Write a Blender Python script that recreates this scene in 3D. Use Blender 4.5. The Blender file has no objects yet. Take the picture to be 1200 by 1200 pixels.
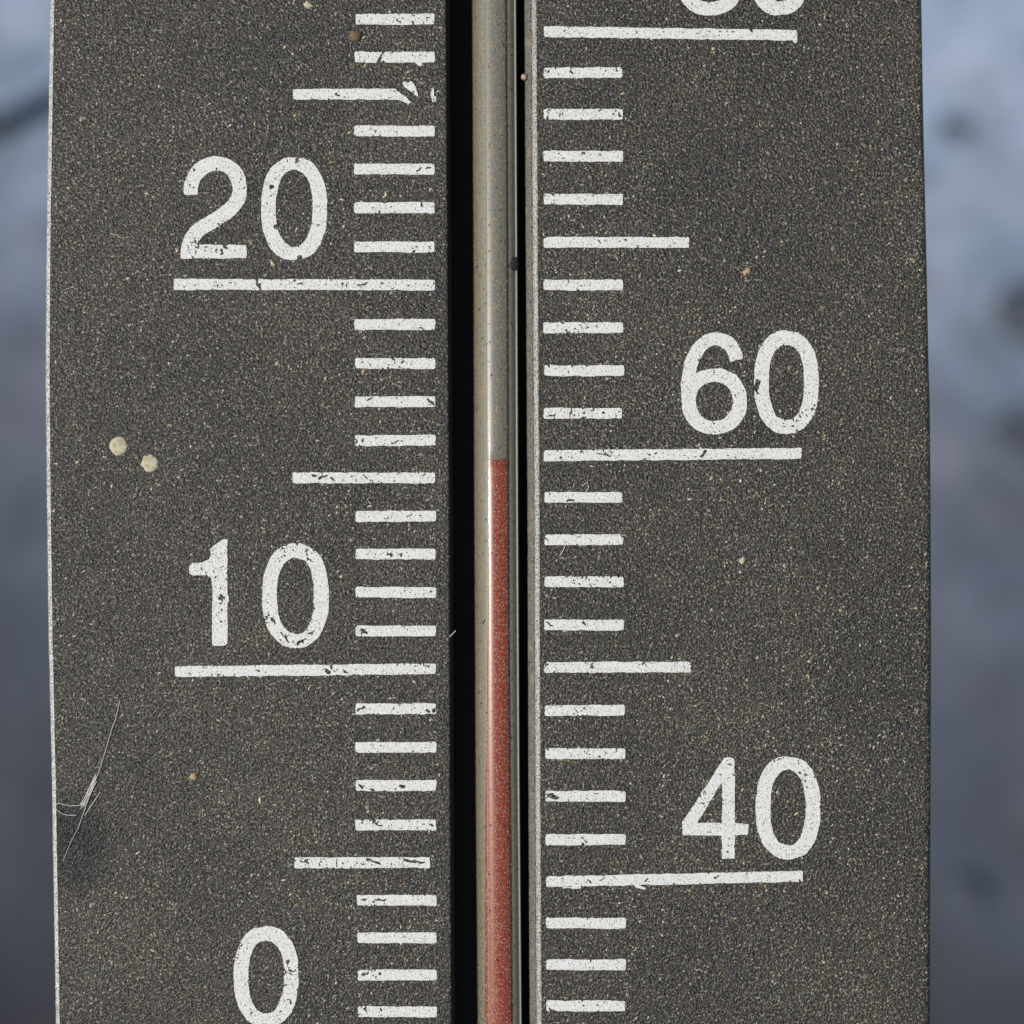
import bpy, math, random
import numpy as np
from mathutils import Vector, Matrix

random.seed(7)
RNG = np.random.default_rng(7)
S = 5e-5                 # one drawing unit (1/1200 of the framed height) is 0.05 mm
TILT = math.radians(35)  # the thermometer leans back from lying flat
BASE_X, BASE_Y = 578.0, 1440.0   # drawing position of the thermometer's lower end

scene = bpy.context.scene
C = scene.collection

# ------------------------------------------------------------------ camera, sky, sun, exposure
CENTRE = Vector((0.0, 0.0, 0.62))                       # middle of the face in the world
ROT = Matrix.Rotation(TILT, 4, 'X')
def W(px, py, z=0.0):
    """drawing coordinates (on the face plane, z above it) -> world"""
    return CENTRE + ROT.to_3x3() @ Vector(((px - 600) * S, (600 - py) * S, z * S))

DIST = 0.085
cam_d = bpy.data.cameras.new('camera')
cam = bpy.data.objects.new('camera', cam_d); C.objects.link(cam)
cam.matrix_world = Matrix.Translation(CENTRE + ROT.to_3x3() @ Vector((0, 0, DIST))) @ ROT
cam_d.sensor_width = 36
cam_d.lens = 36 * DIST / (1200 * S)
cam_d.clip_start = 0.001
cam_d.clip_end = 1000
cam_d.dof.use_dof = True
cam_d.dof.focus_distance = DIST
cam_d.dof.aperture_fstop = cam_d.lens / 2.5
scene.camera = cam

SUN_LOCAL = Vector((-math.sin(math.radians(36)), 0.0, math.cos(math.radians(36))))
sd = (ROT.to_3x3() @ SUN_LOCAL).normalized()
elev = math.asin(sd.z)
world = bpy.data.worlds.new('World'); scene.world = world
world.use_nodes = True
nt = world.node_tree; nt.nodes.clear()
sky = nt.nodes.new('ShaderNodeTexSky'); sky.sky_type = 'NISHITA'; sky.sun_disc = False
sky.sun_elevation = elev
sky.sun_rotation = math.atan2(sd.x, sd.y)
bg = nt.nodes.new('ShaderNodeBackground'); bg.inputs['Strength'].default_value = 0.10
wo = nt.nodes.new('ShaderNodeOutputWorld')
nt.links.new(sky.outputs[0], bg.inputs[0]); nt.links.new(bg.outputs[0], wo.inputs[0])
sun_d = bpy.data.lights.new('sun', 'SUN'); sun_d.energy = 3.3; sun_d.angle = math.radians(0.5)
sun_d.color = (1.0, 0.95, 0.88)
sun = bpy.data.objects.new('sun', sun_d); C.objects.link(sun)
sun.rotation_euler = (-sd).to_track_quat('-Z', 'Y').to_euler()
sun.location = sd * 5
scene.view_settings.view_transform = 'Standard'
scene.view_settings.look = 'None'
scene.view_settings.exposure = 0.0
scene.view_settings.gamma = 1.0

# ------------------------------------------------------------------ materials
class NT:
    def __init__(s, name):
        s.m = bpy.data.materials.new(name); s.m.use_nodes = True
        s.t = s.m.node_tree; s.t.nodes.clear()
        s.out = s.n('ShaderNodeOutputMaterial')
        s.co = s.n('ShaderNodeTexCoord')
    def n(s, typ, **kw):
        nd = s.t.nodes.new(typ)
        for k, v in kw.items(): setattr(nd, k, v)
        return nd
    def l(s, a, b): s.t.links.new(a, b)
    def noise(s, scale, detail=2.0, rough=0.5, stretch=None):
        nd = s.n('ShaderNodeTexNoise'); nd.inputs['Scale'].default_value = scale
        nd.inputs['Detail'].default_value = detail; nd.inputs['Roughness'].default_value = rough
        if stretch:
            mp = s.n('ShaderNodeMapping'); mp.inputs['Scale'].default_value = stretch
            s.l(s.co.outputs['Object'], mp.inputs[0]); s.l(mp.outputs[0], nd.inputs['Vector'])
        else: s.l(s.co.outputs['Object'], nd.inputs['Vector'])
        return nd.outputs[0]
    def ramp(s, fac, stops):
        r = s.n('ShaderNodeValToRGB'); e = r.color_ramp.elements
        while len(e) < len(stops): e.new(0.5)
        for i, (p, c) in enumerate(stops):
            e[i].position = p; e[i].color = (c[0], c[1], c[2], 1) if not isinstance(c, (int, float)) else (c, c, c, 1)
        s.l(fac, r.inputs[0]); return r.outputs[0]
    def mix(s, fac, a, b, mode='MIX'):
        m = s.n('ShaderNodeMix', data_type='RGBA', blend_type=mode)
        for i, v in ((0, fac), (6, a), (7, b)):
            sock = m.inputs[i]
            if hasattr(v, 'links'): s.l(v, sock)
            elif isinstance(v, (int, float)): sock.default_value = v if i == 0 else (v, v, v, 1)
            else: sock.default_value = (*v, 1)
        return m.outputs[2]
    def bsdf(s, **kw):
        b = s.n('ShaderNodeBsdfPrincipled')
        for k, v in kw.items():
            k = k.replace('_', ' ')
            if hasattr(v, 'links'): s.l(v, b.inputs[k])
            else: b.inputs[k].default_value = (*v, 1) if isinstance(v, tuple) and len(v) == 3 else v
        return b
    def bump(s, h, strength, dist):
        b = s.n('ShaderNodeBump'); b.inputs['Strength'].default_value = strength
        b.inputs['Distance'].default_value = dist; s.l(h, b.inputs['Height']); return b.outputs[0]
    def math(s, op, a, b=0.0):
        m = s.n('ShaderNodeMath', operation=op)
        for i, v in enumerate((a, b)):
            if hasattr(v, 'links'): s.l(v, m.inputs[i])
            else: m.inputs[i].default_value = v
        return m.outputs[0]
    def done(s, sh): s.l(sh, s.out.inputs[0]); return s.m
U = 1.0 / S   # noise scale of one unit

def mat_face():
    k = NT('grained_black_coating')
    v = k.n('ShaderNodeTexVoronoi'); v.inputs['Scale'].default_value = U / 2.6
    k.l(k.co.outputs['Object'], v.inputs['Vector'])
    fine = k.noise(U / 2.9, 2.5, 0.62)
    base = k.ramp(fine, [(0.34, (0.006, 0.006, 0.005)), (0.48, (0.020, 0.020, 0.016)), (0.58, (0.050, 0.048, 0.039)), (0.68, (0.30, 0.28, 0.22))])
    tint = k.ramp(v.outputs['Color'], [(0.0, (0.75, 0.85, 1.0)), (0.45, (1.0, 0.96, 0.90)), (0.75, (1.25, 0.95, 0.70)), (1.0, (0.9, 1.0, 0.85))])
    c = k.mix(0.8, base, tint, 'MULTIPLY')
    blot = k.ramp(k.noise(U / 190, 5, 0.62), [(0.36, (0.75, 0.75, 0.76)), (0.5, (1.0, 0.98, 0.92)), (0.66, (1.4, 1.38, 1.26))])
    c = k.mix(1.0, c, blot, 'MULTIPLY')
    rust = k.ramp(k.noise(U / 16, 4, 0.65), [(0.52, 0.0), (0.75, 0.6)])
    c = k.mix(rust, c, (0.075, 0.052, 0.035))
    h = k.math('ADD', k.math('MULTIPLY', fine, 0.8), k.math('MULTIPLY', v.outputs['Distance'], -0.5))
    # ragged dark patch beside the left border
    sm = k.n('ShaderNodeVectorMath', operation='DISTANCE'); k.l(k.co.outputs['Object'], sm.inputs[0]); sm.inputs[1].default_value = ((78 - BASE_X) * S, (BASE_Y - 990) * S, 0)
    dd = k.math('ADD', sm.outputs['Value'], k.math('MULTIPLY', k.math('SUBTRACT', k.noise(U / 22, 3, 0.6), 0.5), 60 * S))
    mr = k.n('ShaderNodeMapRange'); k.l(dd, mr.inputs[0]); mr.inputs[1].default_value = 34 * S; mr.inputs[2].default_value = 68 * S
    c = k.mix(mr.outputs[0], k.mix(1.0, c, (0.16, 0.17, 0.18), 'MULTIPLY'), c)
    b = k.bsdf(Base_Color=c, Roughness=0.46, Normal=k.bump(h, 1.0, 2.6 * S))
    b.inputs['Specular IOR Level'].default_value = 0.6
    return k.done(b.outputs[0])

def mat_paint():
    k = NT('chipped_white_paint')
    sp = k.ramp(k.noise(U / 1.6, 2, 0.6), [(0.34, (0.09, 0.085, 0.075)), (0.44, (0.70, 0.70, 0.66))])
    c = k.mix(k.ramp(k.noise(U / 9, 3, 0.6), [(0.35, 0.0), (0.70, 0.5)]), sp, (0.62, 0.615, 0.55))
    b = k.bsdf(Base_Color=c, Roughness=0.65, Normal=k.bump(k.noise(U / 2.2, 2), 0.9, 0.9 * S))
    return k.done(b.outputs[0])

def mat_black(name, col, rough):
    k = NT(name)
    c = k.mix(k.ramp(k.noise(U / 3, 3, 0.6), [(0.6, 0.0), (0.85, 0.5)]), col, (0.03, 0.027, 0.022))
    b = k.bsdf(Base_Color=c, Roughness=rough, Normal=k.bump(k.noise(U / 5, 2), 0.3, 0.8 * S))
    b.inputs['Specular IOR Level'].default_value = 0.12
    return k.done(b.outputs[0])

def mat_worn_edge(name, col, rough, metal):
    k = NT(name)
    n = k.noise(U / 2.2, 3, 0.65)
    dark = tuple(x * 0.25 for x in col)
    c = k.mix(k.ramp(n, [(0.36, 1.0), (0.52, 0.0)]), col, dark)
    c = k.mix(k.ramp(k.noise(U / 11, 2), [(0.55, 0.0), (0.75, 0.6)]), c, (0.30, 0.24, 0.17))
    b = k.bsdf(Base_Color=c, Roughness=rough, Metallic=metal, Normal=k.bump(n, 1.0, 1.6 * S))
    return k.done(b.outputs[0])

def mat_glass():
    k = NT('dusty_tube_glass')
    fres = k.n('ShaderNodeFresnel'); fres.inputs['IOR'].default_value = 1.18
    bmp = k.bump(k.noise(U / 3.0, 2, 0.6, (1, 0.35, 1)), 0.14, 0.5 * S)
    k.l(bmp, fres.inputs['Normal'])
    tr = k.n('ShaderNodeBsdfTransparent'); tr.inputs[0].default_value = (0.93, 0.95, 0.92, 1)
    gl = k.n('ShaderNodeBsdfGlossy'); gl.inputs['Roughness'].default_value = 0.10
    k.l(bmp, gl.inputs['Normal'])
    mx = k.n('ShaderNodeMixShader'); k.l(k.math('MINIMUM', fres.outputs[0], 0.16), mx.inputs[0]); k.l(tr.outputs[0], mx.inputs[1]); k.l(gl.outputs[0], mx.inputs[2])
    # weathered skin of the glass: a wide soft sheen beside the sharp glint
    g2 = k.n('ShaderNodeBsdfGlossy'); g2.inputs['Roughness'].default_value = 0.33; g2.inputs[0].default_value = (0.95, 0.97, 1.0, 1)
    m1 = k.n('ShaderNodeMixShader'); m1.inputs[0].default_value = 0.020
    k.l(mx.outputs[0], m1.inputs[1]); k.l(g2.outputs[0], m1.inputs[2]); mx = m1
    # dust grains stuck on the glass
    d1 = k.ramp(k.noise(U / 1.25, 2, 0.6, (1, 0.6, 1)), [(0.54, 0.0), (0.65, 0.60)])
    dust = k.n('ShaderNodeBsdfDiffuse'); dust.inputs[0].default_value = (0.60, 0.44, 0.29, 1)
    film = k.math('ADD', d1, 0.02)
    m2 = k.n('ShaderNodeMixShader'); k.l(film, m2.inputs[0]); k.l(mx.outputs[0], m2.inputs[1]); k.l(dust.outputs[0], m2.inputs[2])
    d2 = k.ramp(k.noise(U / 3.4, 2, 0.6, (1, 0.6, 1)), [(0.29, 1.0), (0.33, 0.0)])
    blk = k.n('ShaderNodeBsdfDiffuse'); blk.inputs[0].default_value = (0.03, 0.03, 0.025, 1)
    m3 = k.n('ShaderNodeMixShader'); k.l(d2, m3.inputs[0]); k.l(m2.outputs[0], m3.inputs[1]); k.l(blk.outputs[0], m3.inputs[2])
    return k.done(m3.outputs[0])

def mat_simple(name, col, rough=0.6, var=0.25, nscale=3.0, spec=0.4, alt=None):
    k = NT(name)
    alt = alt or tuple(x * (1 - var) for x in col)
    c = k.mix(k.ramp(k.noise(U / nscale, 3, 0.6), [(0.35, 0.0), (0.65, 1.0)]), col, alt)
    b = k.bsdf(Base_Color=c, Roughness=rough)
    b.inputs['Specular IOR Level'].default_value = spec
    return k.done(b.outputs[0])

def mat_grains():
    k = NT('coating_grain_mix')
    a = k.n('ShaderNodeAttribute'); a.attribute_name = 'grain_colour'
    b = k.bsdf(Base_Color=a.outputs['Color'], Roughness=0.26)
    return k.done(b.outputs[0])

def mat_ground():
    k = NT('shade_graded_paving')
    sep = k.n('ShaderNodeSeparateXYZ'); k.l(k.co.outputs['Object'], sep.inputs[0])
    # shade painted into the colour: darker near the viewer, lighter far off and rightward
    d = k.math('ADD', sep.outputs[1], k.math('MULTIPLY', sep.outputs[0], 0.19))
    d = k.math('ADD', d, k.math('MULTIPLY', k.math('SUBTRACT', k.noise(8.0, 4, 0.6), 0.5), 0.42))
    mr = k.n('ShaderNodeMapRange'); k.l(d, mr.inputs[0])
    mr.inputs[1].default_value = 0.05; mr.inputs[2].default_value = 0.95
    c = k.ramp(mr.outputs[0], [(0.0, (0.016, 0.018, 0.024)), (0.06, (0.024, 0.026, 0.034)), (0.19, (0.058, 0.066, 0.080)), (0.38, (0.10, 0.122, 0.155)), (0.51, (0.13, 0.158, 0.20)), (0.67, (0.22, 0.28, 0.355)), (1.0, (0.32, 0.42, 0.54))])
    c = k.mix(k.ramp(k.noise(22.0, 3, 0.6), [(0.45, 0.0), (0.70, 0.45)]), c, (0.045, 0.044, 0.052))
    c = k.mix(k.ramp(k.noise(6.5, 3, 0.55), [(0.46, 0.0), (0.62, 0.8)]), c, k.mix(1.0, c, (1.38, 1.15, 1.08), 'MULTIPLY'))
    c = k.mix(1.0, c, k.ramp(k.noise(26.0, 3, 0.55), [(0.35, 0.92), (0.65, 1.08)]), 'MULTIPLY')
    b = k.bsdf(Base_Color=c, Roughness=0.8, Normal=k.bump(k.noise(120, 4), 0.5, 0.004))
    return k.done(b.outputs[0])

M = dict(
    face=mat_face(), paint=mat_paint(),
    groove=mat_black('slot_black', (0.028, 0.023, 0.019), 0.6),
    side=mat_black('housing_side_black', (0.012, 0.012, 0.013), 0.55),
    edge=mat_worn_edge('worn_edge_metal', (0.56, 0.56, 0.52), 0.46, 0.55),
    trim=mat_worn_edge('slot_trim_worn', (0.165, 0.15, 0.125), 0.6, 0.0),
    bead=mat_worn_edge('slot_bead_metal', (0.48, 0.45, 0.40), 0.42, 0.6),
    glass=mat_glass(),
    enamel=mat_simple('grey_enamel_backing', (0.215, 0.20, 0.155), 0.5, nscale=6, alt=(0.17, 0.16, 0.12)),
    enamel_lit=mat_simple('lightened_enamel_side', (0.46, 0.42, 0.31), 0.5, nscale=6),  # colour lightened to stand for sunlight passing through the tube
    refracted_glint=mat_simple('pale_refracted_glint', (0.36, 0.37, 0.33), 0.4, nscale=3),
    bore=mat_simple('empty_bore', (0.195, 0.19, 0.155), 0.4, nscale=2.0, alt=(0.13, 0.13, 0.105)),
    red=mat_simple('red_spirit', (0.33, 0.034, 0.010), 0.3, nscale=2.5, alt=(0.20, 0.020, 0.006)),
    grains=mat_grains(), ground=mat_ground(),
    pale=mat_simple('pale_dried_residue', (0.58, 0.52, 0.37), 0.85, nscale=4, alt=(0.36, 0.32, 0.20)),
    tan=mat_simple('tan_crumb', (0.50, 0.38, 0.24), 0.8, nscale=2, alt=(0.30, 0.17, 0.08)),
    brown=mat_simple('brown_crumb', (0.20, 0.145, 0.08), 0.8, nscale=2, alt=(0.10, 0.06, 0.03)),
    black=mat_simple('black_fleck', (0.012, 0.011, 0.010), 0.8, nscale=2),
    web=mat_simple('cobweb_silk', (0.60, 0.58, 0.50), 0.5, nscale=2),
    stone=mat_simple('dark_stone', (0.060, 0.070, 0.088), 0.8, nscale=300),
    twig=mat_simple('dark_bark', (0.02, 0.024, 0.035), 0.8, nscale=300),
)

# ------------------------------------------------------------------ object helpers
def link(o, parent=None):
    C.objects.link(o)
    if parent: o.parent = parent
    return o
def mesh_obj(name, verts, faces, mat, parent=None, smooth=False):
    me = bpy.data.meshes.new(name)
    me.from_pydata([tuple(v) for v in verts], [], faces); me.update()
    if isinstance(mat, (list, tuple)):
        for m in mat: me.materials.append(m)
    else: me.materials.append(mat)
    if smooth: me.polygons.foreach_set('use_smooth', [True] * len(me.polygons))
    o = bpy.data.objects.new(name, me)
    return link(o, parent)
def tag(o, label=None, cat=None, group=None, kind=None):
    for a, b in (('label', label), ('category', cat), ('group', group), ('kind', kind)):
        if b: o[a] = b
    return o
def L(px, py, z=0.0):            # drawing coordinates -> thermometer's own coordinates
    return ((px - BASE_X) * S, (BASE_Y - py) * S, z * S)
def L2F(px, py, z=0.0):          # for top-level things stuck on the face
    return W(px, py, z)

# ------------------------------------------------------------------ ground (structure) and what lies on it
def ground_at(px, py, h=0.0):
    o = cam.matrix_world.translation; d = (W(px, py) - o).normalized()
    t = (h - o.z) / d.z
    return o + d * t
n = 24; gv = []; gf = []
ax = [math.copysign(abs(u) ** 3 * 150, u) for u in np.linspace(-1, 1, n)]
for y in ax:
    for x in ax: gv.append((x, y, 0.0))
for j in range(n - 1):
    for i in range(n - 1):
        a = j * n + i; gf.append((a, a + 1, a + n + 1, a + n))
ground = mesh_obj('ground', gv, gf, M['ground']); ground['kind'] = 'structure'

def lump(name, loc, r, squash, mat, seed, seg=10, rings=6, rot=0.0, basis=None, elong=1.0, jag=0.22):
    rr = random.Random(seed); vs = []; fs = []
    col = [1 + rr.uniform(-jag, jag) for _ in range(seg)]
    off = [[col[i] + rr.uniform(-jag, jag) * 0.4 for i in range(seg)] for _ in range(rings + 1)]
    for j in range(rings + 1):
        th = math.pi * j / rings
        for i in range(seg):
            ph = 2 * math.pi * i / seg; q = off[j][i] if 0 < j < rings else 1.0
            vs.append((r * elong * math.sin(th) * math.cos(ph) * q, r * math.sin(th) * math.sin(ph) * q, r * squash * math.cos(th) * (q if 0 < j < rings else 1)))
    for j in range(rings):
        for i in range(seg):
            a = j * seg + i; b = j * seg + (i + 1) % seg
            fs.append((a, a + seg, b + seg, b))
    o = mesh_obj(name, vs, fs, mat, smooth=True)
    mw = Matrix.Translation(loc) @ (basis.to_4x4() if basis else Matrix.Identity(4)) @ Matrix.Rotation(rot, 4, 'Z')
    o.matrix_world = mw
    return o
for i, (px, py, r, lab) in enumerate([
    (1117, 152, 0.012, 'small dark stone on the ground behind the upper right side of the plate'),
    (1212, 375, 0.026, 'large dark stone on the ground cut by the right border of the photo'),
    (1196, 518, 0.017, 'dark stone on the ground at the right border just below the largest one'),
    (1135, 1045, 0.009, 'dark stone on the ground behind the lower right side of the plate'),
]):
    p = ground_at(px, py)
    o = lump('ground_stone', p + Vector((0, 0, r * 0.2)), r, 0.5, M['stone'], 40 + i, 14, 8)
    tag(o, lab, 'stone', 'dark stones out of focus on the ground')

def tube_mesh(pts, rads, seg=8):
    vs = []; fs = []
    for k, p in enumerate(pts):
        a = pts[max(k - 1, 0)]; b = pts[min(k + 1, len(pts) - 1)]
        t = (Vector(b) - Vector(a)).normalized()
        u = t.cross(Vector((0, 0, 1))); u = u.normalized() if u.length > 1e-6 else Vector((1, 0, 0)); w = u.cross(t)
        for i in range(seg):
            ph = 2 * math.pi * i / seg
            vs.append(Vector(p) + (u * math.cos(ph) + w * math.sin(ph)) * rads[k])
    for k in range(len(pts) - 1):
        for i in range(seg):
            a = k * seg + i; b = k * seg + (i + 1) % seg
            fs.append((a, b, b + seg, a + seg))
    fs.append(tuple(range(seg - 1, -1, -1))); fs.append(tuple(range((len(pts) - 1) * seg, len(pts) * seg)))
    return vs, fs
tw = [(-150, 205), (-90, 185), (-40, 170), (0, 157), (30, 143), (62, 124), (85, 110), (120, 100)]
wp = [ground_at(x, y) + Vector((0, 0, 0.008)) for x, y in tw]
rad = [0.004, 0.005, 0.006, 0.007, 0.007, 0.006, 0.005, 0.003]
o0 = wp[3].copy()
vs, fs = tube_mesh([p - o0 for p in wp], rad)
br = tube_mesh([wp[2] - o0, wp[2] - o0 + Vector((-0.03, 0.03, 0.006)), wp[2] - o0 + Vector((-0.08, 0.05, 0.008))], [0.004, 0.003, 0.0015])
k0 = len(vs); vs = vs + br[0]; fs = fs + [tuple(i + k0 for i in f) for f in br[1]]
twig = mesh_obj('fallen_twig', vs, fs, M['twig'], smooth=True); twig.location = o0
tag(twig, 'dark blurred twig on the ground behind the upper left edge of the plate', 'twig')

# ------------------------------------------------------------------ thermometer root
root = bpy.data.objects.new('outdoor_thermometer', None); C.objects.link(root)
root.matrix_world = Matrix.Translation(W(BASE_X, BASE_Y)) @ ROT
root.empty_display_size = 0.01
tag(root, 'dark grained outdoor thermometer with white scale marks and red liquid column', 'thermometer')

YT, YB = -240.0, 1440.0
def interp(y, tab):
    return float(np.interp(y, [t[0] for t in tab], [t[1] for t in tab]))
LEFT = [(-240, 64), (0, 57.5), (150, 55), (300, 52.8), (450, 52), (600, 53.5), (750, 55.5), (900, 59), (1050, 61.5), (1200, 64), (1440, 70)]
RIGHT = [(-240, 1071), (0, 1082), (150, 1084.5), (300, 1088), (430, 1090.5), (470, 1092), (600, 1093), (750, 1093.5), (900, 1093), (1200, 1092), (1440, 1088)]
SLOT_L = [(-240, 521), (0, 522.5), (300, 524.5), (600, 526.5), (900, 527.5), (1200, 529), (1440, 530)]
SLOT_R = [(-240, 613), (0, 615), (300, 616.5), (600, 618.5), (900, 619.5), (1200, 621), (1440, 622)]
ys = sorted(set(list(np.arange(YT, YB + 1, 24.0)) + [YB]))

def sweep(name, prof, mat, closed=True, parent=root, smooth=False, jit=0.0, caps=True):
    """prof(y) -> list of (x, z); swept down the length"""
    vs = []; fs = []
    st = random.Random(name)
    yy = ys if jit == 0 else list(np.arange(YT, YB + 1, 6.0))
    for y in yy:
        for (x, z) in prof(y):
            vs.append(L(x + st.uniform(-jit, jit), y, z + st.uniform(-jit, jit) * 0.5))
    m = len(prof(0.0))
    for j in range(len(yy) - 1):
        for i in range(m if closed else m - 1):
            a = j * m + i; b = j * m + (i + 1) % m
            fs.append((a, a + m, b + m, b))
    if closed and caps:
        fs.append(tuple(range(m))); fs.append(tuple(reversed(range((len(yy) - 1) * m, len(yy) * m))))
    return mesh_obj(name, vs, fs, mat, parent, smooth)

T = -70.0     # underside of the housing
# left and right halves of the face, worn outer edge, slot, trim
def left_prof(y):
    x0 = interp(y, LEFT); x1 = interp(y, SLOT_L)
    return [(x0 + 6.0, 0.0), (x1 - 1.5, 0.0), (x1 - 0.4, -0.6), (x1, -2.0), (x1, T), (x0 + 6.0, T)]
sweep('face_plate', left_prof, M['face'])
def right_prof(y):
    x0 = interp(y, SLOT_R) + 14.5; x1 = interp(y, RIGHT)
    return [(x0, 0.0), (x1 - 9.0, 0.0), (x1 - 5, -0.8), (x1 - 2, -3.0), (x1 - 0.3, -7.0), (x1, -12), (x1, T), (x0, T)]
rp = sweep('face_plate', right_prof, M['face'])
def edge_prof(y):
    x0 = interp(y, LEFT) + 5.97
    return [(x0, -0.05), (x0 - 2.2, -0.6), (x0 - 4.2, -1.5), (x0 - 5.5, -3.2), (x0 - 6, -6), (x0 - 6, T + 0.3), (x0, T + 0.3)]
sweep('worn_side_edge', edge_prof, M['edge'], jit=0.2)
def slot_prof(y):
    a = interp(y, SLOT_L); b = interp(y, SLOT_R)
    return [(a + 0.05, -4), (a + 3.2, -6), (a + 3.4, T + 4), (b, T + 4), (b, T), (a + 0.05, T)]
sweep('tube_slot', slot_prof, M['groove'])
def trim_prof(y):
    b = interp(y, SLOT_R) + 0.02
    return [(b, -11), (b + 1.2, -8.5), (b + 4.5, -5.0), (b + 7.0, -3.6), (b + 7.0, T + 1), (b, T + 1)]
sweep('slot_trim', trim_prof, M['trim'], jit=0.25)
def bead_prof(y):
    b = interp(y, SLOT_R) + 7.3
    return [(b, -4.2), (b + 1.0, -2.2), (b + 2.8, -0.6), (b + 5.0, 0.5), (b + 6.4, 0.4), (b + 7.15, -0.4), (b + 7.15, T + 1), (b, T + 1)]
sweep('slot_bead', bead_prof, M['bead'], jit=0.25)
# back sheet closing the housing
def back_prof(y):
    a = interp(y, LEFT); b = interp(y, RIGHT)
    return [(a + 3, T - 0.3), (b - 3, T - 0.3), (b - 3, T - 10), (a + 3, T - 10)]
sweep('back_sheet', back_prof, M['side'])

# ------------------------------------------------------------------ the glass tube
TUBE_X = [(-240, 579.5), (0, 579), (300, 580.5), (600, 581.5), (900, 583), (1200, 585.5), (1440, 587)]
RT = 26.8; TZ = -30.0
def arc(cx, cz, r, a0, a1, k):
    return [(cx + r * math.cos(math.radians(a0 + (a1 - a0) * i / (k - 1))), cz + r * math.sin(math.radians(a0 + (a1 - a0) * i / (k - 1)))) for i in range(k)]
tube = sweep('glass_tube', lambda y: arc(interp(y, TUBE_X), TZ, RT, 0, 352.5, 48), M['glass'], smooth=True, caps=False)
# enamel lining seen through the glass; left flank, bore, right flank
r1 = RT - 0.9
sweep('enamel_backing', lambda y: arc(interp(y, TUBE_X), TZ, r1, 232, 111, 26) + arc(interp(y, TUBE_X), TZ, r1 - 3, 111, 232, 26), M['enamel'], smooth=True, parent=tube)
sweep('enamel_side', lambda y: arc(interp(y, TUBE_X), TZ, r1, 54, 2, 16) + arc(interp(y, TUBE_X), TZ, r1 - 3, 2, 54, 16), M['enamel_lit'], smooth=True, parent=tube)
def span(name, fn, y0, y1, mat, step=12, cup=0.0):
    """a short swept strip between two heights"""
    yy = list(np.linspace(y0, y1, max(2, int((y1 - y0) / step) + 1))); vs = []; fs = []
    for y in yy:
        row = fn(y); xa = min(q[0] for q in row); xb = max(q[0] for q in row)
        for (x, z) in row:
            dy = cup * (1 - (2 * (x - xa) / (xb - xa) - 1) ** 2) if y == yy[0] else 0.0
            vs.append(L(x, y + dy, z))
    m = len(fn(yy[0]))
    for j in range(len(yy) - 1):
        for i in range(m):
            a = j * m + i; b = j * m + (i + 1) % m
            fs.append((a, a + m, b + m, b))
    fs.append(tuple(range(m))); fs.append(tuple(reversed(range((len(yy) - 1) * m, len(yy) * m))))
    return mesh_obj(name, vs, fs, mat, tube, True)
def edge_line(name, ang, rr, rad, mat):
    def f(y):
        cx = interp(y, TUBE_X) + rr * math.cos(math.radians(ang)); cz = TZ + rr * math.sin(math.radians(ang))
        return arc(cx, cz, rad, 315, 0, 8)
    sweep(name, f, mat, smooth=True, parent=tube)
edge_line('glass_ridge', 25, RT + 0.3, 1.35, M['refracted_glint'])  # pale raised strip added to stand for a bright line refracted in the glass
edge_line('bore_edge', 58.5, RT - 0.45, 0.6, M['black'])
edge_line('bore_edge', 118, RT - 0.6, 0.35, M['enamel_lit'])  # pale strip painting the long reflection beside the bore
COL_L = [(538, 572.5), (700, 572), (800, 570.5), (950, 568.5), (1200, 568), (1440, 567)]
COL_R = [(538, 595), (700, 596), (800, 597), (950, 599), (1200, 601), (1440, 603)]
def strip(lo, hi, r):
    def f(y):
        a, b = lo(y), hi(y); c = interp(y, TUBE_X); k = 14; out = []
        for i in range(k):
            x = a + (b - a) * i / (k - 1); out.append((x, TZ + math.sqrt(r * r - (x - c) ** 2)))
        return out + [(b, out[-1][1] - 3), (a, out[0][1] - 3)]
    return f
span('bore', strip(lambda y: interp(y, TUBE_X) - 11.5, lambda y: interp(y, TUBE_X) + 14.0, r1 + 0.15), YT, 538.5, M['bore'])
span('liquid_column', strip(lambda y: interp(y, COL_L), lambda y: interp(y, COL_R), r1 + 0.4), 537.2, YB, M['red'], cup=1.5)

# ------------------------------------------------------------------ printed marks: outlines with worn edges and chips
TAB = RNG.random((64, 256, 256)).astype(np.float32)
def vnoise(X, Y, scale, seed):
    t = TAB[seed]; x = X / scale + 1000; y = Y / scale + 1000
    xi = np.floor(x).astype(int); yi = np.floor(y).astype(int); fx = x - xi; fy = y - yi
    fx = fx * fx * (3 - 2 * fx); fy = fy * fy * (3 - 2 * fy)
    a = t[yi & 255, xi & 255]; b = t[yi & 255, (xi + 1) & 255]; c = t[(yi + 1) & 255, xi & 255]; d = t[(yi + 1) & 255, (xi + 1) & 255]
    return (a * (1 - fx) + b * fx) * (1 - fy) + (c * (1 - fx) + d * fx) * fy
def seg_d(X, Y, x0, y0, x1, y1):
    dx, dy = x1 - x0, y1 - y0; q = dx * dx + dy * dy + 1e-9
    t = np.clip(((X - x0) * dx + (Y - y0) * dy) / q, 0, 1)
    return np.hypot(X - x0 - t * dx, Y - y0 - t * dy)
def f_poly(pts):
    def f(X, Y):
        d = np.full(X.shape, 1e9); ins = np.zeros(X.shape, bool); m = len(pts)
        for i in range(m):
            (x0, y0), (x1, y1) = pts[i], pts[(i + 1) % m]
            d = np.minimum(d, seg_d(X, Y, x0, y0, x1, y1))
            c = ((y0 > Y) != (y1 > Y)) & (X < (x1 - x0) * (Y - y0) / (y1 - y0 + 1e-12) + x0)
            ins ^= c
        return np.where(ins, -d, d)
    return f
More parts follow.
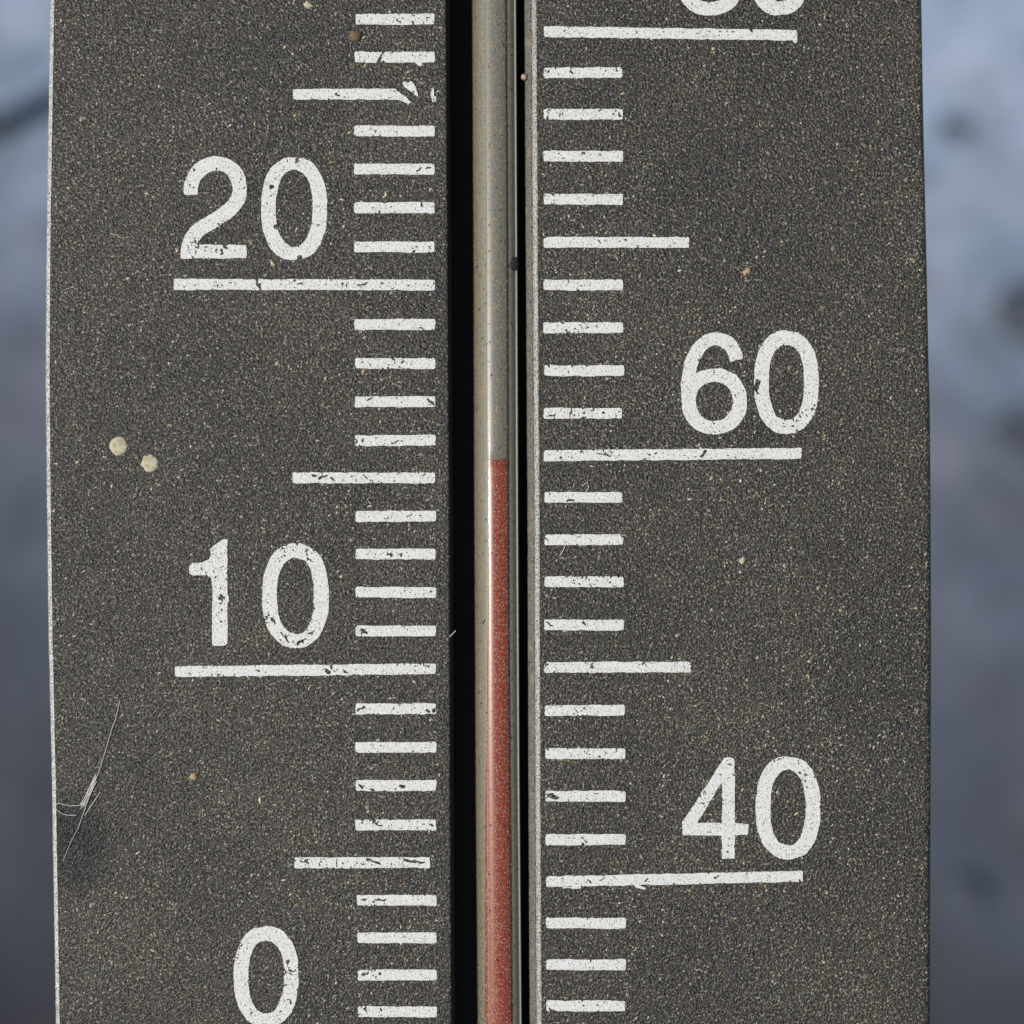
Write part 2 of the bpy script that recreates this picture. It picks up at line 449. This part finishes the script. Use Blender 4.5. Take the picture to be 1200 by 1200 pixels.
def catmull(p, k=8):
    out = []; q = [p[0]] + list(p) + [p[-1]]
    for i in range(1, len(q) - 2):
        p0, p1, p2, p3 = [np.array(v, float) for v in q[i - 1:i + 3]]
        for j in range(k):
            t = j / k
            out.append(tuple(0.5 * ((2 * p1) + (-p0 + p2) * t + (2 * p0 - 5 * p1 + 4 * p2 - p3) * t * t + (-p0 + 3 * p1 - 3 * p2 + p3) * t ** 3)))
    out.append(tuple(map(float, p[-1]))); return out
def f_stroke(pts, w, ends=(True, True)):
    c = catmull(pts)
    def f(X, Y):
        d = np.full(X.shape, 1e9)
        for a, b in zip(c[:-1], c[1:]): d = np.minimum(d, seg_d(X, Y, *a, *b))
        d = d - w / 2
        for e, (a, b) in zip(ends, ((c[0], c[1]), (c[-1], c[-2]))):
            if e:   # cut the end flat
                nx, ny = a[0] - b[0], a[1] - b[1]; q = math.hypot(nx, ny); nx /= q; ny /= q
                pl = (X - a[0]) * nx + (Y - a[1]) * ny
                near = np.hypot(X - a[0], Y - a[1]) < w
                d = np.where(near, np.maximum(d, pl), d)
        return d
    return f
def f_ell(x0, y0, x1, y1, p=2.25):
    cx, cy, a, b = (x0 + x1) / 2, (y0 + y1) / 2, (x1 - x0) / 2, (y1 - y0) / 2
    return lambda X, Y: ((np.abs((X - cx) / a) ** p + np.abs((Y - cy) / b) ** p) ** (1 / p) - 1) * min(a, b)
def f_ring(x0, y0, x1, y1, wx, wy, p=2.3):
    o = f_ell(x0, y0, x1, y1, p); i = f_ell(x0 + wx, y0 + wy, x1 - wx, y1 - wy, p)
    return lambda X, Y: np.maximum(o(X, Y), -i(X, Y))
def union(*fs): return lambda X, Y: np.minimum.reduce([f(X, Y) for f in fs])
def minus(a, b): return lambda X, Y: np.maximum(a(X, Y), -b(X, Y))
def f_bar(x0, yl, x1, yr, th):
    h = th / 2
    r = 2.0; h -= r
    g = f_poly([(x0 + r, yl - h), (x1 - r, yr - h), (x1 - r, yr + h), (x0 + r, yl + h)])
    return lambda X, Y: g(X, Y) - r

CHIPS = [  # scratches and chips seen in the photo: x0, y0, x1, y1, radius
    (444, 73, 447, 66, 1.8), (447, 66, 450, 60, 1.2), (448, 73, 449, 75, 2.0), (300, 325, 303, 334, 2.1), (303, 333, 307, 342, 1.5),
    (318.5, 218.5, 318.6, 218.6, 2.8), (323, 265, 326, 268, 2.4), (351, 301, 352, 306, 2.2), (262, 289, 265, 291, 1.6), (263, 287, 266, 287, 1.0),
    (888, 447, 886, 455, 3.0), (883, 455, 888, 460, 1.6), (822, 535, 827, 528, 1.6), (640, 488, 650, 486, 0.9), (650, 486, 650, 490, 0.8),
    (664, 587, 672, 586, 1.3), (645, 932, 654, 935, 2.2), (640, 930, 648, 930, .8), (259, 698, 261, 703, 1.6), (257, 701, 263, 700, 1.2),
    (424, 738, 430, 742, 1.4), (424, 742, 429, 737, 1.0), (455, 649, 459, 651, 1.7), (467, 649, 470, 650, 1.2), (382, 786, 386, 789, 1.6),
    (402, 786, 406, 788, 1.3), (421, 920, 425, 923, 1.6), (470, 921, 474, 922, 1.6), (420, 832, 427, 829, 1.4), (500, 832, 504, 834, 1.2),
    (430, 1007, 446, 1012, 1.3), (352, 1008, 362, 1012, 1.1), (475, 1008, 497, 1011, 1.4), (440, 1054, 451, 1055, 1.3), (424, 1054, 428, 1056, 1.0),
    (425, 1142, 432, 1140, 1.4), (444, 1140, 446, 1142, 1.4), (337, 1126, 338, 1128, 1.6), (340, 1137, 340, 1138, 1.6),
    (366, 557, 370, 558, 1.7), (374, 561, 384, 557, 1.2), (388, 560, 391, 562, 1.3), (503, 289, 506, 292, 0.7), (494, 238, 495, 241, 1.6),
    (489, 200, 493, 197, 1.1), (500, 198, 504, 196, 1.1), (394, 110, 398, 112, 1.4), (461, 830, 461, 831, 0.8), (641, 729, 648, 734, 0.8),
    (683, 730, 686, 732, 1.3), (669, 84, 672, 86, 1.3), (725, 133, 727, 136, 1.4), (702, 180, 704, 182, 1.1), (700, 281, 704, 286, .9),
    (319, 724, 322, 730, 1.4), (330, 742, 338, 752, 1.2), (348, 754, 358, 748, 1.2), (362, 742, 367, 740, .9), (360, 655, 366, 658, 1.0),
    (830, 904, 832, 909, 1.4), (822, 941, 824, 942, 1.1), (838, 1029, 842, 1026, 1.2), (757, 1032, 759, 1029, 1.2), (501, 468, 508, 474, 1.2),
    (430, 470, 436, 466, 1.0), (460, 520, 466, 516, .9), (478, 606, 484, 603, .9), (505, 966, 507, 968, 1.2), (440, 965, 447, 968, 1.3),
    (350, 333, 354, 331, 1.1), (420, 335, 430, 332, 1.0), (447, 332, 449, 333, 1.2), (688, 1030, 692, 1034, .8), (700, 531, 716, 535, .8),
]
BUMPS = [(745, 1038, 755, 1041, 1.8), (660, 1040, 680, 1040, 1.0), (489, 72, 492, 75, 2.4), (929, 45, 932, 49, 2.0), (265, 699, 267, 703, 1.6)]
PAINT = np.zeros((1500, 1300), bool)

def printed(name, f, box, label=None, g=0.8, seed=0, chips=True, rough=1.0):
    x0, y0, x1, y1 = box
    X, Y = np.meshgrid(np.arange(x0 - 3, x1 + 3 + g, g), np.arange(y0 - 3, y1 + 3 + g, g))
    F = f(X, Y).astype(float)
    for c in BUMPS:
        if x0 - 4 < c[0] < x1 + 4 and y0 - 6 < c[1] < y1 + 8: F = np.minimum(F, seg_d(X, Y, *c[:4]) - c[4])
    F += rough * ((vnoise(X, Y, 9, seed % 60) - 0.5) * 1.1 + (vnoise(X, Y, 2.6, (seed + 3) % 60) - 0.5) * 0.6)
    # pits in the paint: fine pinholes, thicker where the wear is heavier
    wear = vnoise(X, Y, 26, 60) * 0.6 + vnoise(X, Y, 9, 61) * 0.4
    pit = vnoise(X, Y, 1.7, 62) * 0.65 + vnoise(X, Y, 3.1, 63) * 0.35
    F = np.maximum(F, (pit - (0.835 - 0.22 * np.clip((wear - 0.45) * 2.2, 0, 1))) * 7)
    if chips:
        jx = X + (vnoise(X, Y, 3, 21) - .5) * 2.5; jy = Y + (vnoise(X, Y, 3, 22) - .5) * 2.5
        for c in CHIPS:
            if x0 - 8 < c[0] < x1 + 8 and y0 - 8 < c[1] < y1 + 8: F = np.maximum(F, c[4] - seg_d(jx, jy, *c[:4]))
    F[np.abs(F) < 1e-4] = 1e-4
    ins = F < 0
    yy, xx = np.nonzero(ins)
    PAINT[np.clip(np.round(Y[yy, xx]).astype(int) + 150, 0, 1499), np.clip(np.round(X[yy, xx]).astype(int), 0, 1299)] = True
    H, Wd = F.shape; vid = {}; vs = []; fs = []; ZT = 0.55
    def key(kk, x, y):
        i = vid.get(kk)
        if i is None:
            i = vid[kk] = len(vs); vs.append(L(x, y, ZT))
        return i
    def corner(j, i): return key(('c', j, i), X[j, i], Y[j, i])
    def cut(j0, i0, j1, i1):
        a, b = F[j0, i0], F[j1, i1]; t = a / (a - b)
        kk = ('e', j0, i0, j1, i1) if (j0, i0) < (j1, i1) else ('e', j1, i1, j0, i0)
        return key(kk, X[j0, i0] + t * (X[j1, i1] - X[j0, i0]), Y[j0, i0] + t * (Y[j1, i1] - Y[j0, i0]))
    cnt = ins[:-1, :-1].astype(int) + ins[1:, :-1] + ins[:-1, 1:] + ins[1:, 1:]
    rims = []
    for j in range(H - 1):
        row = cnt[j]; i = 0
        while i < Wd - 1:
            q = row[i]
            if q == 0: i += 1; continue
            if q == 4:
                k = i
                while k < Wd - 1 and row[k] == 4: k += 1
                fs.append((corner(j, i), corner(j + 1, i), corner(j + 1, k), corner(j, k))); i = k; continue
            cs = [(j, i), (j + 1, i), (j + 1, i + 1), (j, i + 1)]; poly = []; cuts = []
            for a in range(4):
                A, B = cs[a], cs[(a + 1) % 4]; ia, ib = ins[A], ins[B]
                if ia: poly.append(corner(*A))
                if ia != ib:
                    v = cut(*A, *B); poly.append(v); cuts.append((v, ia))
            if len(poly) >= 3: fs.append(tuple(poly))
            if len(cuts) == 2:
                out_, in_ = (cuts[0][0], cuts[1][0]) if cuts[0][1] else (cuts[1][0], cuts[0][0])
                rims.append((out_, in_))
            i += 1
    low = {}
    def lowv(i):
        if i not in low:
            low[i] = len(vs); v = vs[i]; vs.append((v[0], v[1], -0.1 * S))
        return low[i]
    for a, b in rims: fs.append((b, a, lowv(a), lowv(b)))
    o = mesh_obj(name, vs, fs, M['paint'], root)
    if label: o['label'] = label
    return o

# short, middle and long scale marks
def bar(name, x0, x1, yl, yr, seed, th=12.6, label=None, extra=None, cutf=None):
    f = f_bar(x0, yl, x1, yr, th)
    if cutf: f = minus(f, cutf)
    if extra: f = union(f, extra)
    return printed(name, f, (x0, min(yl, yr) - th / 2, x1 + (20 if extra else 0), max(yl, yr) + th / 2 + 3), label, seed=seed)
seed = 0
left_short = [(-22.5, 417, 509.5), (22.8, 416.8, 509.5), (67, 415.8, 509.5), (153.8, 415, 509.6), (198.4, 415.2, 509.2), (243.8, 415, 509.4), (289.4, 415, 509.4),
              (380.5, 416, 510), (425.7, 416, 510), (470.8, 416, 510), (516.2, 416, 510.5), (605, 417, 511), (649.5, 417, 510.5), (694, 417, 511), (739.5, 417, 510.8),
              (830.6, 417, 511), (876, 416.5, 511), (920.8, 417, 511), (966.6, 416.5, 511), (1055, 418.2, 511.2), (1099, 419, 511.3), (1142.2, 419, 511.6), (1185.6, 419.5, 512), (1229, 420, 512)]
for y, a, b in left_short:
    seed += 1; bar('scale_mark', a, b, y + random.uniform(-.4, .4), y + random.uniform(-.4, .4), seed)
frag = union(f_poly([(471.5, 97), (474.5, 95.5), (477, 97.5), (482, 95), (487, 101), (490.5, 114), (487, 112), (480, 106), (474, 102)]),
             f_poly([(505, 104), (508.5, 104), (508.5, 112), (511, 113.5), (511, 118.5), (507, 119.5), (505, 112)]))
frag2 = frag
bar('middle_scale_mark', 343.2, 463, 110.6, 110.4, 71, label='middle scale mark broken into fragments near the slot', extra=f_poly([(458, 104.3), (463, 104.3), (468, 108), (476, 114.5), (482, 120.5), (479, 121.8), (472, 119), (465, 116.8), (458, 116.8)]))
# fragments lie past the bar's own box, so they are printed separately
printed('mark_fragment', frag2, (470, 93, 512, 123), seed=14, chips=False, rough=0.6)
bar('middle_scale_mark', 343.2, 510, 560, 560.2, 72)
bar('middle_scale_mark', 345, 504, 1010.8, 1010.8, 73, label='middle scale mark with heavily pitted paint')
bar('long_scale_mark', 203.6, 509.5, 333.2, 334, 74, label='long scale mark under the 20, cracked across')
bar('long_scale_mark', 205, 511, 787, 783.6, 75, label='long scale mark under the 10')
right_short = [(-10, 637, 729), (85.3, 637, 729), (134, 637, 730), (183.4, 637, 730), (233.7, 637, 730), (333.8, 637, 730), (384, 637, 730.5), (434.2, 637.6, 731), (484.2, 637, 728.8),
               (582.6, 637.8, 729.6), (632.3, 638, 730.5), (681.8, 638, 731), (732.2, 638, 731), (832.4, 638.5, 732), (883, 639, 732.6), (933.2, 639.5, 733.2), (984, 639.7, 733.2),
               (1081.7, 640, 733.5), (1130.6, 640.2, 733.2), (1178.6, 640.2, 732.8), (1229, 641, 733)]
for y, a, b in right_short:
    seed += 1; bar('scale_mark', a, b, y + random.uniform(-.4, .4), y + random.uniform(-.4, .4), seed)
bar('middle_scale_mark', 637, 807.5, 284, 284.2, 76)
bar('middle_scale_mark', 638, 809.5, 782, 781.7, 77)
bar('long_scale_mark', 637, 934, 37.3, 41.3, 78, label='long scale mark under the cropped 80')
bar('long_scale_mark', 637.5, 939.5, 534.0, 531.3, 79, label='long scale mark under the 60')
bar('long_scale_mark', 640, 940.5, 1033, 1026.8, 80, label='long scale mark under the 40, rising to the right')

# numerals
def zc(pts, ox, oy, k): return [(ox + x / k, oy + y / k) for x, y in pts]
K = 3.4286
two = union(f_stroke(zc([(150, 783), (153, 742), (172, 700), (205, 670), (250, 658), (296, 667), (330, 700), (347, 755), (335, 806), (300, 848), (240, 888), (185, 922), (152, 960), (139, 1015)], 180, 0, K), 16.9, (True, False)),
            f_poly(zc([(108, 1040), (112, 982), (373, 984), (373, 1037)], 180, 0, K)))
two = minus(two, f_poly(zc([(80, 1041), (400, 1038), (400, 1090), (80, 1090)], 180, 0, K)))
def zero(x0, y0, x1, y1, sd, lab):
    printed('numeral', f_ring(x0, y0, x1, y1, 17.2, 16.2), (x0, y0, x1, y1), lab, seed=sd)
printed('numeral', two, (208, 183, 292, 307), 'numeral 2 of the 20', seed=31)
zero(306, 183.8, 383.6, 304.8, 32, 'numeral 0 of the 20')
one = f_poly(zc([(297, 118), (294, 109), (275, 113), (240, 135), (228, 150), (232, 172), (222, 191), (192, 203), (155, 205), (143, 216), (143, 246), (158, 256), (214, 254), (232, 266), (236, 300), (235, 520), (238, 536), (286, 537), (297, 529), (298, 360), (303, 345), (297, 325)], 180, 600, K))
printed('numeral', one, (220, 630, 269, 758), 'numeral 1 of the 10, with a ragged flag', seed=33)
zero(307.4, 637, 385.4, 758.8, 34, 'numeral 0 of the 10')
zero(274, 1085.3, 350, 1203, 35, 'lone numeral 0 near the lower border')
K2 = 3.158
six = union(f_ring(*zc([(565, 258)], 620, 350, K2)[0], *zc([(806, 502)], 620, 350, K2)[0], 16.6, 15.8, 2.15),
            f_stroke(zc([(591, 400), (586, 330), (594, 265), (612, 210), (645, 166), (690, 149), (733, 162), (758, 192), (768, 228)], 620, 350, K2), 15.6, (False, True)))
printed('numeral', six, (795, 386, 877, 511), 'numeral 6 of the 60', seed=36)
zero(883.6, 387.5, 959.4, 508.3, 37, 'numeral 0 of the 60, chipped on its left side')
four = minus(union(f_poly(zc([(722, 122), (735, 118), (755, 122), (761, 132), (761, 494), (714, 494), (714, 407), (567, 408), (565, 360)], 620, 850, K2)),
                   f_poly(zc([(760, 362), (812, 364), (811, 405), (760, 405)], 620, 850, K2))),
             f_poly(zc([(714, 208), (714, 360), (622, 360)], 620, 850, K2)))
printed('numeral', four, (797, 884, 879, 1009), 'numeral 4 of the 40', seed=38)
zero(885.4, 886.4, 961.4, 1006.8, 39, 'numeral 0 of the 40')
eight = union(f_ring(794, -50, 870, 18.3, 16.6, 15.5, 2.15), f_ring(799, -101, 865, -35, 16.2, 15.5, 2.1))
printed('numeral', eight, (794, -101, 870, 19), 'numeral 8 of the 80, cut off by the upper border', seed=40)
zero(875.5, -102, 951, 18.3, 41, 'numeral 0 of the 80, cut off by the upper border')

# ------------------------------------------------------------------ coating grains standing up from the plate
def grains(count):
    x = RNG.uniform(60, 1086, count); y = RNG.uniform(-40, 1240, count)
    inpaint = PAINT[np.clip(y.astype(int) + 150, 0, 1499), np.clip(x.astype(int), 0, 1299)]
    ri = np.interp(y, [t[0] for t in RIGHT], [t[1] for t in RIGHT]); le = np.interp(y, [t[0] for t in LEFT], [t[1] for t in LEFT])
    keep = (x < ri - 6) & (x > le + 7) & ~((x > 521) & (x < 636)) & (~inpaint | (RNG.random(count) < 0.05))
    x, y = x[keep], y[keep]; n = len(x)
    r = 0.55 + 0.6 * RNG.random(n) + 0.6 * RNG.random(n) ** 5
    big = RNG.random(n) < 0.0012; r[big] += RNG.uniform(0.4, 1.3, big.sum())
    a = RNG.normal(-1.0, 0.7, n); h = r * RNG.uniform(0.5, 1.4, n); el = RNG.uniform(1.0, 2.4, n)
    V = np.zeros((n, 5, 3), np.float32)
    for k in range(4):
        ph = k * math.pi / 2; rr = r * RNG.uniform(0.7, 1.2, n)
        ux = rr * math.cos(ph) * el; uy = rr * math.sin(ph)
        V[:, k, 0] = x + ux * np.cos(a) - uy * np.sin(a); V[:, k, 1] = y + ux * np.sin(a) + uy * np.cos(a); V[:, k, 2] = -0.25
    V[:, 4, 0] = x + RNG.uniform(-.5, .5, n) * r; V[:, 4, 1] = y + RNG.uniform(-.5, .5, n) * r; V[:, 4, 2] = h
    V[:, :, 0] = (V[:, :, 0] - BASE_X) * S; V[:, :, 1] = (BASE_Y - V[:, :, 1]) * S; V[:, :, 2] *= S
    base = (np.arange(n) * 5)[:, None, None]
    F = (np.array([[1, 0, 4], [2, 1, 4], [3, 2, 4], [0, 3, 4]])[None] + base).reshape(-1, 3)
    me = bpy.data.meshes.new('coating_grain')
    me.vertices.add(n * 5); me.vertices.foreach_set('co', V.reshape(-1))
    me.loops.add(len(F) * 3); me.loops.foreach_set('vertex_index', F.reshape(-1))
    me.polygons.add(len(F)); me.polygons.foreach_set('loop_start', np.arange(len(F)) * 3); me.polygons.foreach_set('loop_total', np.full(len(F), 3))
    me.update(calc_edges=True)
    pal = np.array([(0.035, 0.034, 0.034), (0.06, 0.056, 0.05), (0.10, 0.095, 0.085), (0.20, 0.185, 0.16), (0.42, 0.40, 0.33), (0.32, 0.21, 0.13), (0.22, 0.13, 0.075), (0.14, 0.16, 0.12)])
    pi = RNG.choice(len(pal), n, p=[0.29, 0.18, 0.13, 0.15, 0.10, 0.07, 0.03, 0.05])
    col = pal[pi] * RNG.uniform(0.75, 1.25, (n, 1)); col[big] = np.array([(0.5, 0.42, 0.28)]) * RNG.uniform(0.6, 1.2, (big.sum(), 1))
    grain_tone = 0.55 + 0.9 * vnoise(x, y, 120, 30) * 0.6 + 0.9 * vnoise(x, y, 38, 31) * 0.4
    grain_tone *= np.clip((np.hypot(x - 78, y - 990) + 26 * (vnoise(x, y, 20, 32) - .5) - 24) / 44, 0.12, 1)  # darkens the grains over the same patch beside the left border
    col *= grain_tone[:, None]
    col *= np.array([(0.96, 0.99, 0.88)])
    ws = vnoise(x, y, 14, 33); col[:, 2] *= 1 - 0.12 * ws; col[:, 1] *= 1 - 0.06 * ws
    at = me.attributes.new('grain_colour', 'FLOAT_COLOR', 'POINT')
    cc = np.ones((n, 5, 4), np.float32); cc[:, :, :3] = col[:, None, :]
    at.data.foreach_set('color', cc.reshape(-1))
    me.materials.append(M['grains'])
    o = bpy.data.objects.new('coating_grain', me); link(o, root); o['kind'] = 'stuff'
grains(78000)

# ------------------------------------------------------------------ dirt lying on the face
B3 = ROT.to_3x3()
for i, (nm, px, py, r, sq, el, mat, cat, lab, z) in enumerate([
    ('dried_droplet', 139, 522.5, 10.8, 0.18, 1.04, 'pale', 'dried droplet', 'round pale dried droplet on the left half, upper left one of two', 0),
    ('dried_droplet', 175.5, 542.5, 9.8, 0.20, 1.1, 'pale', 'dried droplet', 'slightly ragged pale dried droplet, lower right one of two', 0),
    ('crumb', 416.5, 42, 6.2, 0.7, 1.1, 'brown', 'crumb', 'round brown crumb between the two uppermost short marks left of the tube', 0),
    ('crumb', 614.8, 89, 4.2, 0.8, 0.9, 'tan', 'crumb', 'orange tan crumb caught on the slot edge right of the tube', -6),
    ('crumb', 875, 318, 4.0, 0.6, 1.3, 'tan', 'crumb', 'small tan crumb on bare plate above the numeral 60', 0),
    ('crumb', 603, 308, 5.0, 0.6, 1.7, 'black', 'crumb', 'black fleck stuck on the right side of the glass tube beside the 20 line', -12),
    ('crumb', 870, 657, 3.6, 0.6, 1.3, 'pale', 'crumb', 'small cream crumb on bare plate below the line under the 60', 0),
    ('crumb', 361, 6, 4.0, 0.6, 1.4, 'pale', 'crumb', 'pale oval crumb at the upper border left of the short marks', 0),
    ('crumb', 227, 910, 4.2, 0.6, 1.1, 'tan', 'crumb', 'tan crumb on bare plate right of the cobweb', 0),
]):
    o = lump(nm, L2F(px, py, z), r * S, sq, M[mat], 90 + i, 16, 8, rot=random.uniform(0, 3), basis=B3, elong=el, jag={'dried_droplet': 0.07 + 0.09 * i}.get(nm, 0.25))
    tag(o, lab, cat)
# cobweb at the left border: fine threads clinging to the plate
web_v = []; web_f = []
def thread(pts, r):
    v, f = tube_mesh([Vector(((x - 100) * S, (930 - y) * S, z * S)) for x, y, z in pts], [r * S] * len(pts), 5)
    k = len(web_v); web_v.extend(v); web_f.extend([tuple(i + k for i in q) for q in f])
thread([(141, 820, 1.6), (136, 842, 2), (131, 856, 2), (124, 880, 2.2), (117, 903, 2.4), (108, 925, 2), (100, 948, 2), (92, 970, 1.6)], 0.42)
thread([(92, 970, 1.6), (84, 985, 1.5), (74, 1009, 1.0)], 0.3)
thread([(62, 943, 1.4), (70, 941, 1.8), (82, 944, 1.6), (92, 943.5, 1.8), (101, 941, 2)], 0.45)
for k in range(9):
    a = random.uniform(-3, 4)
    thread([(97 + a, 945 + random.uniform(-4, 4), 1.5), (105 + a * .8, 930 + random.uniform(-4, 4), 2.2), (113 + a * .4, 914 + random.uniform(-6, 4), 1.6)], 0.4)
thread([(118, 928, 1.5), (110, 940, 2), (100, 955, 2)], 0.5)
thread([(66, 948, 1.5), (73, 953, 1.8), (80, 955, 1.5), (90, 955, 1.5)], 0.45)
web = mesh_obj('cobweb', web_v, web_f, M['web'])
web.matrix_world = Matrix.Translation(W(100, 930)) @ ROT
tag(web, 'pale torn cobweb threads clinging to the lower left edge of the plate', 'cobweb')
# loose hairs
for i, (pts, lab) in enumerate([
    ([(683, 569, 1.2), (688, 565, 2.2), (690, 571, 2.4), (687, 576, 1.4)], 'short curled pale fibre above the mark just below the 60 line'),
    ([(656, 651, 1.2), (660, 645, 2.4), (663, 638, 1.4)], 'short straight pale fibre below the second mark under the 60 line'),
    ([(527, 746, 0.5), (530, 743, 1.8), (534, 739, 1.0)], 'tiny pale fibre sticking out over the dark slot left of the red column'),
]):
    c = pts[1]
    v, f = tube_mesh([Vector(((x - c[0]) * S, (c[1] - y) * S, z * S)) for x, y, z in pts], [0.55 * S] * len(pts), 5)
    o = mesh_obj('fibre', v, f, M['web']); o.matrix_world = Matrix.Translation(W(c[0], c[1])) @ ROT
    tag(o, lab, 'fibre')
